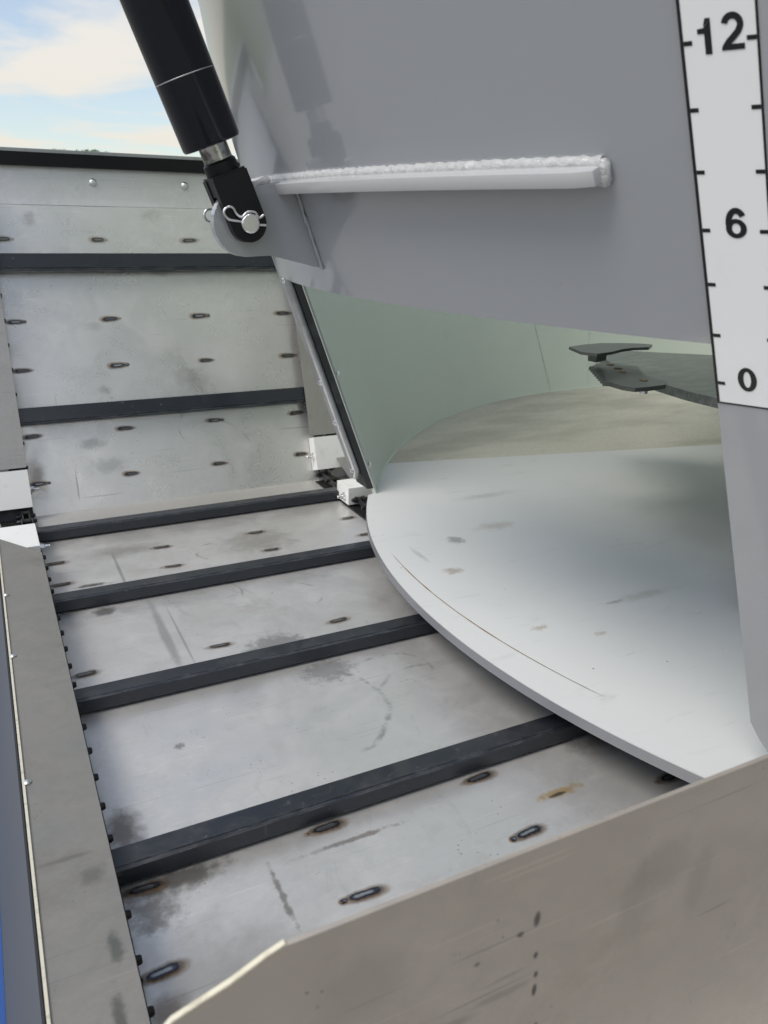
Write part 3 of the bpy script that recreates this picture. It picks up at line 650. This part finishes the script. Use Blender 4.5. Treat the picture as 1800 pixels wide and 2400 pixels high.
# left jamb: wall edge plate, rubber seal, guide rail
def jx(z, off): return Vector((1.125-(z-ZD)*T+off, 0, z))
def strip(x0, x1, y0, y1, z0, z1, b=.0015):
    pts = [jx(z0, x0), jx(z0, x1), jx(z1, x1), jx(z1, x0)]
    return MB().prism([Vector((p.x, y0, p.z)) for p in pts], (0, y1-y0, 0)).bevel(b, 2)
part('jamb_strip', strip(-.006, .0005, 2.268, 2.40, ZD+.002, .98), M_rail, tub)
part('rubber_seal', strip(-.030, -.0065, 2.272, 2.36, ZD+.018, .98), M_rubber, tub)
gr = MB(); g0, g1 = jx(.215, -.043), jx(.98, -.043)
gr.tube([Vector((g0.x+.006, 2.300, g0.z-.028)), Vector((g0.x, 2.285, g0.z)), Vector((g1.x, 2.285, g1.z))], .0125, 14); part('guide_rail', gr, M_rail, tub)
part('guide_channel', strip(-.040, -.0305, 2.292, 2.36, ZD+.06, .98), M_rail, tub)
for z in (.826, .516, .384, .214):
    p = jx(z, -.052); b = part('rail_bolt', MB().cyl((p.x+.012, 2.287, p.z), (p.x-.010, 2.287, p.z), .0065, 12), M_zinc, tub)
    h = MB(); h.prism([Vector((p.x-.005, 2.287+.0105*math.cos(R(60*k)), p.z+.0105*math.sin(R(60*k)))) for k in range(6)], (.009, 0, 0)); part('nut', h.bevel(.001, 1), M_zinc, b)
for z in (.53, .217):
    a_ = aL-R(1.35); p = tubpt(a_, z); n_ = Vector((-math.cos(a_), -math.sin(a_), -.2)).normalized(); t_ = Vector((-T, 0, 1)); t_ = (t_-n_*t_.dot(n_)).normalized()
    part('carriage_bolt', MB().lathe((0, 0, 0), (0, 0, 1), [(0, .0165), (.004, .016), (.008, .010), (.010, .002)], 18), M_zinc, tub, frame(p, t_, n_.cross(t_), n_))
# right door guide panel with the depth scale
def onp(y, z, off=0.): return obl(y, z, RD+.004+off)
mb = MB(); ny, nz = 18, 16
def pb(y):   # lower edge with a chamfered, rounded corner
    t = max(0, (y-.690)/(YR-.690)); return .165+.062*t**1.5
cols_y = [.30+(YR-.30)*(1-(1-i/ny)**1.7) for i in range(ny+1)]
F_ = [[onp(y, pb(y)+(2.0-pb(y))*k/nz, max(0, .635-y)*.33) for y in cols_y] for k in range(nz+1)]; G_ = [[p+Vector((.012, 0, 0)) for p in r] for r in F_]
rows = F_+G_[::-1]; vs = [[mb.bm.verts.new(p) for p in r] for r in rows]; vs.append(vs[0])
for i in range(len(vs)-1):
    for j in range(ny): mb.bm.faces.new((vs[i][j], vs[i][j+1], vs[i+1][j+1], vs[i+1][j]))
mb.bm.faces.new([r[0] for r in vs[:-1]]); mb.bm.faces.new([r[-1] for r in vs[:-1]][::-1])
part('door_guide_panel', mb, M_panel, tub)
def patch(pts_uv, lift, mb):   # flat outline laid on the panel surface: (y, z)
    mb.bm.faces.new([mb.bm.verts.new(onp(y, z, lift)) for y, z in pts_uv])
RY0, RY1 = .7155, .6455; RZ0, RZ1 = .7835, 1.95
mb = MB(); vy = [RY0+(RY1-RY0)*i/4 for i in range(5)]
mb.grid([[onp(y, z, .0006) for y in vy] for z in (RZ0, 1.1, 1.4, 1.7, RZ1)])
scale = part('depth_scale', mb, M_decal, tub, label='white vinyl measuring strip with black numbers 12, 6 and 0')
mb = MB()
def rect(y0, y1, z0, z1, mb, k=1):
    zz_ = [z0+(z1-z0)*i/k for i in range(k+1)]
    mb.grid([[onp(y0, z, .0011), onp(y1, z, .0011)] for z in zz_])
rect(RY0+.0002, RY0-.0030, RZ0, RZ1, mb, 8); rect(RY1+.0026, RY1, RZ0, RZ1, mb, 8); rect(RY0-.0031, RY1+.0027, RZ0, RZ0+.0022, mb)
part('scale_border', mb, M_ink, scale)
TZ0, TP = .811, .06133
for i in range(0, 18):
    z = TZ0+TP*i
    for (y0, y1) in ((RY0-.0031, RY0-.0110), (RY1+.0110, RY1+.0027)):
        m_ = MB(); rect(y0, y1, z-.0021, z+.0021, m_); part('tick_mark', m_, M_ink, scale)
# bold grotesque digits drawn as stroked outlines in a unit box (height 1)
def ring_shape(cx_, cy_, rx, ry, tx, ty, n=36):
    o = [(cx_+rx*math.cos(2*math.pi*k/n), cy_+ry*math.sin(2*math.pi*k/n)) for k in range(n)]
    i_ = [(cx_+(rx-tx)*math.cos(2*math.pi*k/n), cy_+(ry-ty)*math.sin(2*math.pi*k/n)) for k in range(n)]
    return o, i_
def stroke(path, wd):
    a, b = [], []
    for i, p in enumerate(path):
        q0 = path[max(i-1, 0)]; q1 = path[min(i+1, len(path)-1)]; dx_, dy_ = q1[0]-q0[0], q1[1]-q0[1]; l_ = math.hypot(dx_, dy_)
        w_ = wd[i] if isinstance(wd, list) else wd; nx, ny_ = -dy_/l_*w_/2, dx_/l_*w_/2
        a.append((p[0]+nx, p[1]+ny_)); b.append((p[0]-nx, p[1]-ny_))
    return a, b
def earc(cx_, cy_, rx, ry, t0, t1, n=16): return [(cx_+rx*math.cos(R(t0+(t1-t0)*i/n)), cy_+ry*math.sin(R(t0+(t1-t0)*i/n))) for i in range(n+1)]
def digit(ch, cy_, cz_, h, wscale=1.):
    """ch drawn with its centre at panel coords (cy_, cz_), height h (working units along z)"""
    mb = MB()
    def P(u, v, l=.0012): return onp(cy_-(u)*h*wscale*.92, cz_+(v-.5)*h, l)
    def quadstrip(a, b, closed=False):
        va = [mb.bm.verts.new(P(*p)) for p in a]; vb = [mb.bm.verts.new(P(*p)) for p in b]; n = len(a)
        for i in range(n if closed else n-1): k = (i+1) % n; mb.bm.faces.new((va[i], va[k], vb[k], vb[i]))
    if ch == '0':
        o, i_ = ring_shape(0, .5, .37, .52, .225, .17); quadstrip(o, i_, True)
    elif ch == '1':
        quadstrip([(-.05, 0), (-.05, .74)], [(.16, 0), (.16, 1.0)]); quadstrip([(-.05, .58), (-.26, .58), ], [(-.05, .742), (-.26, .72)])
        quadstrip([(-.051, .742), (.0, .82), (.16, 1.0)], [(-.051, .84), (.0, 1.0), (.159, 1.0)])
    elif ch == '6':
        o, i_ = ring_shape(0, .325, .36, .34, .21, .16); quadstrip(o, i_, True)
        a, b = stroke(earc(.02, .50, .275, .445, 35, 190, 22), [.21]*23); quadstrip(a, b)
    elif ch == '2':
        path = earc(0, .70, .235, .235, 172, -20, 18)+[(.16, .50), (.02, .36), (-.12, .24), (-.21, .13), (-.245, .07)]
        a, b = stroke(path, .19); quadstrip(a, b); quadstrip([(-.35, 0), (-.35, .07), (-.31, .165)], [(.335, 0), (.335, .08), (.335, .165)])
    bmesh.ops.remove_doubles(mb.bm, verts=mb.bm.verts, dist=1e-5)
    part('numeral_'+{'0': 'zero', '1': 'one', '2': 'two', '6': 'six'}[ch], mb, M_ink, scale, smooth=0)
digit('0', .6800, .8195, .0295); digit('6', .6785, 1.0030, .0305); digit('1', .6915, 1.1835, .0315); digit('2', .6680, 1.1855, .0315)

# ------------------------------------------------------------------ auger inside the tub
auger = thing('auger', (CT.x, CT.y, ZD), 'dark mixing auger with toothed knives bolted to its flighting inside the tub', 'auger')
part('auger_column', MB().lathe((CT.x, CT.y, ZD+.002), (0, 0, 1), [(0, .60), (.4, .52), (1.0, .30), (2.1, .2)], 40), M_knife, auger)  # column base widened out of view to shade the floor
ZF = .585
def fp(a, r, z): return Vector((CT.x+r*math.cos(a), CT.y+r*math.sin(a), z))
# flighting: a helical plate that rises from its leading edge, plus an added hidden turn that shades the floor
def helix(name, a_0, a_1, n, zf, rf, label=None, mat=None):
    mb = MB(); I1, O1, I2, O2 = [], [], [], []
    for i in range(n+1):
        t = i/n; a_ = R(a_0+(a_1-a_0)*t); z = zf(t); ro = rf(t)
        I1.append(fp(a_, .22, z)); O1.append(fp(a_, ro, z)); I2.append(fp(a_, .22, z-.026)); O2.append(fp(a_, ro, z-.026))
    mb.grid([I1, O1, O2, I2, I1]); bmesh.ops.remove_doubles(mb.bm, verts=mb.bm.verts, dist=1e-5)
    part(name, mb, mat or M_flight, auger, label=label)
helix('flight', 141, 141+838, 150, lambda t: ZF-.012+1.9*max(0, t-.045)**1.05, lambda t: 1.29-.18*t)
helix('hidden_shade_flight', 178, 385, 60, lambda t: ZF-.05-.385*min(1, t*12), lambda t: .95+.55*min(1, t*14), mat=M_chain)  # dark steel deepens the shade from this hidden added turn
def knife(mb_pts_top, z, th, name='knife', label=None):
    mb = MB(); mb.prism([Vector((x, y, z)) for x, y in mb_pts_top], (0, 0, -th)).bevel(.002, 1); return part(name, mb, M_knife, auger, label=label)
def kpts(img): return img
def at_z(px, py, z):   # picture point (1659 px wide) on the level z, used to lay out the knives
    k = 1800/1659; d = Vector((px*k-900, py*k-1200, 1851.))
    w_ = cx*d.x - cy*d.y - cz*d.z; t_ = (z-1)/w_.z; return (w_.x*t_, w_.y*t_)
z1 = ZF+.020
k1 = [(1229, 749), (1262, 744), (1300, 741), (1340, 741), (1380, 742), (1409, 744), (1402, 750), (1370, 751), (1345, 754), (1322, 760), (1290, 764), (1255, 760)]
k2 = [(1283, 789), (1290, 784), (1325, 784), (1352, 789), (1378, 791), (1382, 798), (1392, 810), (1415, 818), (1441, 823), (1438, 831), (1400, 836), (1372, 838), (1345, 834), (1318, 826)]
def teeth(pts, i0, i1, n, z, depth):
    """replace the straight run pts[i0]->pts[i1] by a saw-tooth edge"""
    a_, b_ = Vector(pts[i0]), Vector(pts[i1]); o = pts[:i0+1]; d_ = (b_-a_)/n; nr = Vector((-d_.y, d_.x)).normalized()
    for k in range(n): o.append(tuple(a_+d_*(k+.15)+nr*depth)); o.append(tuple(a_+d_*(k+1)))
    return o+pts[i1+1:]
w1 = [at_z(x, y, z1+.055) for x, y in k1]; w2 = [at_z(x, y, z1) for x, y in k2]
w2s = w2+[w2[0]]; w2t = teeth(w2s, len(w2)-1, len(w2), 8, z1, .019)[:-1]
# teeth on the outer run (last points back to the first)
kn1 = knife(w1, z1+.055, .008, label='upper toothed knife farther inside')
kn2 = knife(w2t, z1, .011, label='lower toothed knife nearer the opening')
part('knife_lug', MB().prism([Vector((*at_z(x, y, z1+.0465), z1+.0465)) for x, y in ((1272, 757), (1296, 753), (1312, 756), (1290, 761))], (0, 0, -.030)), M_knife, auger)
hexb = MB(); hexb.prism([Vector((.011*math.cos(R(60*k)), .011*math.sin(R(60*k)), 0)) for k in range(6)], (0, 0, -.022)); hexb = hexb.mesh('bolt', M_zinc)
for x, y, kn, zz_ in ((1392, 832, kn2, z1-.011), (1332, 812, kn2, z1-.011), (1278, 760, kn1, z1+.007)):
    q_ = at_z(x, y, zz_); part('bolt', hexb, None, kn, Matrix.Translation((q_[0], q_[1], zz_)))
bhd = MB().cyl((0, 0, 0), (0, 0, .0012), .0115, 16).mesh('bolt_head', M_brass)
for x, y in ((1318, 789), (1335, 797), (1344, 805), (1390, 823)):
    q_ = at_z(x, y-1, z1); part('bolt_head', bhd, None, kn2, Matrix.Translation((q_[0], q_[1], z1+.0002)))

# ------------------------------------------------------------------ discharge door
door = thing('discharge_door', (.9, 1.4, .86), 'raised curved grey discharge door with a welded stiffener bar', 'door')
def yl(z):
    if z < 1.168: y = 2.185-.72*(z-.866)
    else: y = 1.967-1.10*(z-1.168)
    t = max(0, (.905-z)/.045); return y-.055*min(1, t)**2.2
mb = MB(); ny, nz = 60, 40; F_, G_ = [], []
for k in range(nz+1):
    z = .860+(1.05)*(k/nz)**1.5; y1 = max(yl(z), 1.0)
    F_.append([obl(.60+(y1-.60)*j/ny, z) for j in range(ny+1)]); G_.append([p+Vector((.010, 0, 0)) for p in F_[-1]])
rows = F_+G_[::-1]; vs = [[mb.bm.verts.new(p) for p in r] for r in rows]; vs.append(vs[0])
for i in range(len(vs)-1):
    for j in range(ny): mb.bm.faces.new((vs[i][j], vs[i][j+1], vs[i+1][j+1], vs[i+1][j]))
mb.bm.faces.new([r[0] for r in vs[:-1]]); mb.bm.faces.new([r[-1] for r in vs[:-1]][::-1])
part('door_panel', mb, M_paint, door)
# stiffener: flat bar standing square to the sloping door
def dnorm(y):
    n_ = Vector((-math.sqrt(RD*RD-(y-CD.y)**2)/RD, (y-CD.y)/RD, 0)); n_ = n_+Vector((0, 0, -.35)); return n_.normalized()
def bz(y): return 1.0605+.010*(1.8-y)/1.0*0
upv = Vector((-T, 0, 1)).normalized()
BY0, BY1, BP, BT = 1.80, .815, .038, .0195
yy = [BY0+(BY1-BY0)*i/40 for i in range(41)]
mb = MB(); rows = [[], [], [], []]
for i, y in enumerate(yy):
    p = obl(y, bz(y)); n_ = dnorm(y); pr_ = BP*(1 if i < 40 else .82); t0, t1 = BT/2*(-1), BT/2
    for r_, (a_, b_) in zip(rows, ((0, t1), (pr_, t1), (pr_, t0), (0, t0))): r_.append(p+n_*a_+upv*b_)
vs = mb.grid(rows+[rows[0]]); 
bmesh.ops.remove_doubles(mb.bm, verts=mb.bm.verts, dist=1e-5)
for idx in (0, 40):
    es = [min(mb.bm.verts, key=lambda v, p=rows[r_][idx]: (v.co-p).length) for r_ in range(4)]; mb.bm.faces.new(es)
mb.bevel(.0014, 2, 50); bar = part('stiffener_bar', mb, M_bar, door)
top = [obl(y, bz(y))+dnorm(y)*.005+upv*(BT/2+.001) for y in yy]; bot = [obl(y, bz(y))+dnorm(y)*.004-upv*(BT/2+.0005) for y in yy]
endp = [obl(BY1-.0015, bz(BY1)+z)+dnorm(BY1)*.008 for z in (.008, .003, -.003, -.008)]
bead(top, .0086, .19, 3, M_weldpaint, 'weld_bead', bar, 10, .006); bead(bot, .0068, .2, 4, M_weldpaint, 'weld_bead', bar, 10, .010)
bead([top[-1]]+endp+[bot[-1]], .0078, .22, 5, M_weldpaint, 'weld_bead', bar, 10, .006)
# lug for the cylinder
LY = 1.515
lugp = [(.530, 1.062), (.478, 1.0500), (.430, 1.034)]
pc = (.4668, .9882); RLg = .0600
for k in range(15):
    a_ = R(128+150*k/14); lugp.append((pc[0]+RLg*math.cos(a_), pc[1]+RLg*math.sin(a_)))
lugp += [(.5157, .9307), (.5666, .9190), (.606, .9095), (.622, .907), (.640, .96), (.600, 1.062)]
mb = MB().prism([Vector((x, LY, z)) for x, z in lugp], (0, .024, 0)).bevel(.0022, 2, 25); part('clevis_lug', mb, M_paint, door)
ww = [(.6175, .909), (.600, .962), (.582, 1.012), (.568, 1.050)]
bead([obl(LY-.004, z, RD+.003) for z in (.905, .95, 1.0, 1.047)], .0038, .35, 8, M_paint, 'lug_weld', door, 8, .008)
bead([Vector((x, LY+.004, z)) for x, z in ((.478, 1.053), (.50, 1.0600), (.516, 1.066))], .006, .4, 9, M_weldpaint, 'lug_weld', door, 8, .006)

# ------------------------------------------------------------------ hydraulic cylinder
PIN = Vector((.4668, LY+.012, .9882)); AX = Vector((-.3697, 0, .92915)).normalized(); SD = Vector((0, 1, 0)); CR = AX.cross(SD).normalized()
hyd = thing('hydraulic_cylinder', PIN, 'black hydraulic cylinder leaning over the conveyor and pinned to the door lug', 'hydraulic cylinder')
def al(d): return PIN+AX*d
part('barrel', MB().lathe(al(.140), AX, [(0, .0440), (.001, .0510), (.006, .0535), (.95, .0535)], 56), M_black, hyd)
part('gland_seam', MB().lathe(al(.2520), AX, [(0, .0534), (.0005, .0539), (.0014, .0539), (.0019, .0534)], 56), M_rail, hyd)
part('rod', MB().lathe(al(.100), AX, [(0, .0265), (.06, .0265)], 32), M_rod, hyd)
part('rod_collar', MB().lathe(al(.080), AX, [(0, .030), (.004, .0315), (.030, .0305), (.034, .027)], 32), M_black2, hyd)
# fork
mb = MB(); hw = .0335
def tine(y0, th):
    pts = []
    for k in range(13): a_ = R(-90-180*k/12+0); pts.append(PIN+CR*(hw*math.sin(R(-90+180*k/12)))*1-AX*(hw*math.cos(R(-90+180*k/12))))
    pts += [PIN+CR*hw+AX*.088, PIN-CR*hw+AX*.088]
    return [Vector((p.x, y0, p.z)) for p in pts]
fork = part('clevis', MB().box(PIN-CR*(hw-.002)+AX*.058-SD*.0325, CR*2*(hw-.002), AX*.034, SD*.065).bevel(.004, 2), M_black2, hyd)
for y0 in (LY-.0235, LY+.0265):
    part('fork_tine', MB().prism(tine(y0, .021), (0, .0215, 0)).bevel(.003, 2), M_black2, fork)
# pin and hairpin clips
pin = thing('clevis_pin', PIN, 'zinc plated pin through the black fork and grey lug', 'pin')
part('pin_body', MB().lathe(PIN-SD*.047, SD, [(0, .0150), (.002, .0172), (.094, .0172), (.096, .0150)], 32), M_zinc, pin)
clipz = thing('hairpin_clip', PIN-SD*.04, 'bright wire hairpin clip on the near end of the pin', 'hairpin clip', 'hairpin clips on the pin')
CYp = PIN.y-.0405
def smooth_path(pts, n=6):
    P = [Vector(p) for p in pts]; o = []
    for i in range(len(P)-1):
        p0, p1, p2, p3 = P[max(i-1, 0)], P[i], P[i+1], P[min(i+2, len(P)-1)]
        for k in range(n):
            t = k/n; o.append(.5*((2*p1)+(p2-p0)*t+(2*p0-5*p1+4*p2-p3)*t*t+(3*p1-p0-3*p2+p3)*t**3))
    return o+[P[-1]]
ox = .0095
cl = [(.4878, .9855), (.4735, .9862), (.455, .988), (.4416, .9910), (.4185, .9946), (.4098, 1.0044), (.4122, 1.0119), (.4196, 1.0160), (.4267, 1.0137), (.4329, 1.0039), (.4412, .9990), (.452, 1.0075), (.466, 1.0075), (.4735, .9985), (.4826, 1.0035)]
cl = [(x+ox, CYp+(-.004 if i > 9 else 0), z) for i, (x, z) in enumerate(cl)]
part('clip_wire', MB().tube(smooth_path(cl), .0024, 8), M_zinc, clipz, smooth=80)
clip2 = thing('hairpin_clip', PIN+SD*.05, 'wire hairpin clip half hidden behind the fork on the far end of the pin', 'hairpin clip', 'hairpin clips on the pin')
CY2 = PIN.y+.0405
cl = [(.470, .982), (.44, .983), (.4185, .9870), (.4080, .9915), (.4040, 1.0005), (.4075, 1.0085), (.4170, 1.0110), (.430, 1.004), (.446, 1.002), (.47, 1.012)]
part('clip_wire', MB().tube(smooth_path([(x+.0, CY2, z) for x, z in cl]), .0024, 8), M_zinc, clip2, smooth=80)

# ------------------------------------------------------------------ distant trees
mleaf = Mat('tree_leaf', (.05, .085, .025), 0, .6); oi = mleaf.n('ShaderNodeObjectInfo'); n = mleaf.noise(mleaf.map(), 1.2, 3); mleaf.mixc(mleaf.rng(n, .35, .65), (.09, .13, .04)); M_leaf = mleaf.m
mbk = Mat('tree_bark', (.10, .075, .05), 0, .9); n = mbk.noise(mbk.map(scale=(6, 6, 1)), 4, 4); mbk.mixc(mbk.rng(n, .4, .7), (.05, .04, .03)); M_bark = mbk.m
def tree(x, y, top, seed, label):
    rnd = random.Random(seed); g = -1.06; H_ = top-g
    t = thing('broadleaf_tree', (x, y, g), label, 'tree', 'trees beyond the trough')
    tr = MB(); tr.tube([(x, y, g), (x+.1, y, g+H_*.3), (x, y+.1, g+H_*.6), (x, y, g+H_*.88)], [.32, .25, .16, .04], 10)
    for k in range(7):
        a_ = k*2.4+seed; h_ = g+H_*(.3+.07*k); tr.tube([(x, y, h_), (x+math.cos(a_)*H_*.13, y+math.sin(a_)*H_*.13, h_+H_*.10), (x+math.cos(a_)*H_*.22, y+math.sin(a_)*H_*.22, h_+H_*.22)], [.11, .07, .02], 7)
    part('trunk', tr, M_bark, t)
    lf = MB()
    cl_ = [Vector((x, y, g+H_*.93))]
    for k in range(26):
        a_ = rnd.uniform(0, 6.28); hh = rnd.uniform(.38, .93); rr = H_*.27*math.sqrt(max(0.02, 1-((hh-.58)/.40)**2))*rnd.uniform(.4, 1); cl_.append(Vector((x+math.cos(a_)*rr, y+math.sin(a_)*rr, g+H_*hh)))
    for c in cl_:
        for _ in range(95):
            v = Vector((rnd.gauss(0, 1), rnd.gauss(0, 1), rnd.gauss(0, .8)))*H_*.055; v.z = min(v.z, H_*.065); p = c+v; s_ = rnd.uniform(.10, .22)
            u = Vector((rnd.uniform(-1, 1), rnd.uniform(-1, 1), rnd.uniform(-1, 1))).normalized(); w_ = u.orthogonal().normalized()
            lf.bm.faces.new([lf.bm.verts.new(q_) for q_ in (p-u*s_, p+w_*s_*.6, p+u*s_, p-w_*s_*.6)])
    part('crown', lf, M_leaf, t, smooth=0)
for i, (ax_, D, dz_, lb) in enumerate(((.0755, 82, .0655, 'leftmost tree top showing just above the top rail'), (.100, 78, .0670, 'second tree top from the left above the rail'), (.1275, 84, .0675, 'third tree top from the left above the rail'), (.1425, 74, .0690, 'rightmost and smallest tree top above the rail'))):
    tree(ax_*D, D, 1+D*(dz_-.0030), i+3, lb)
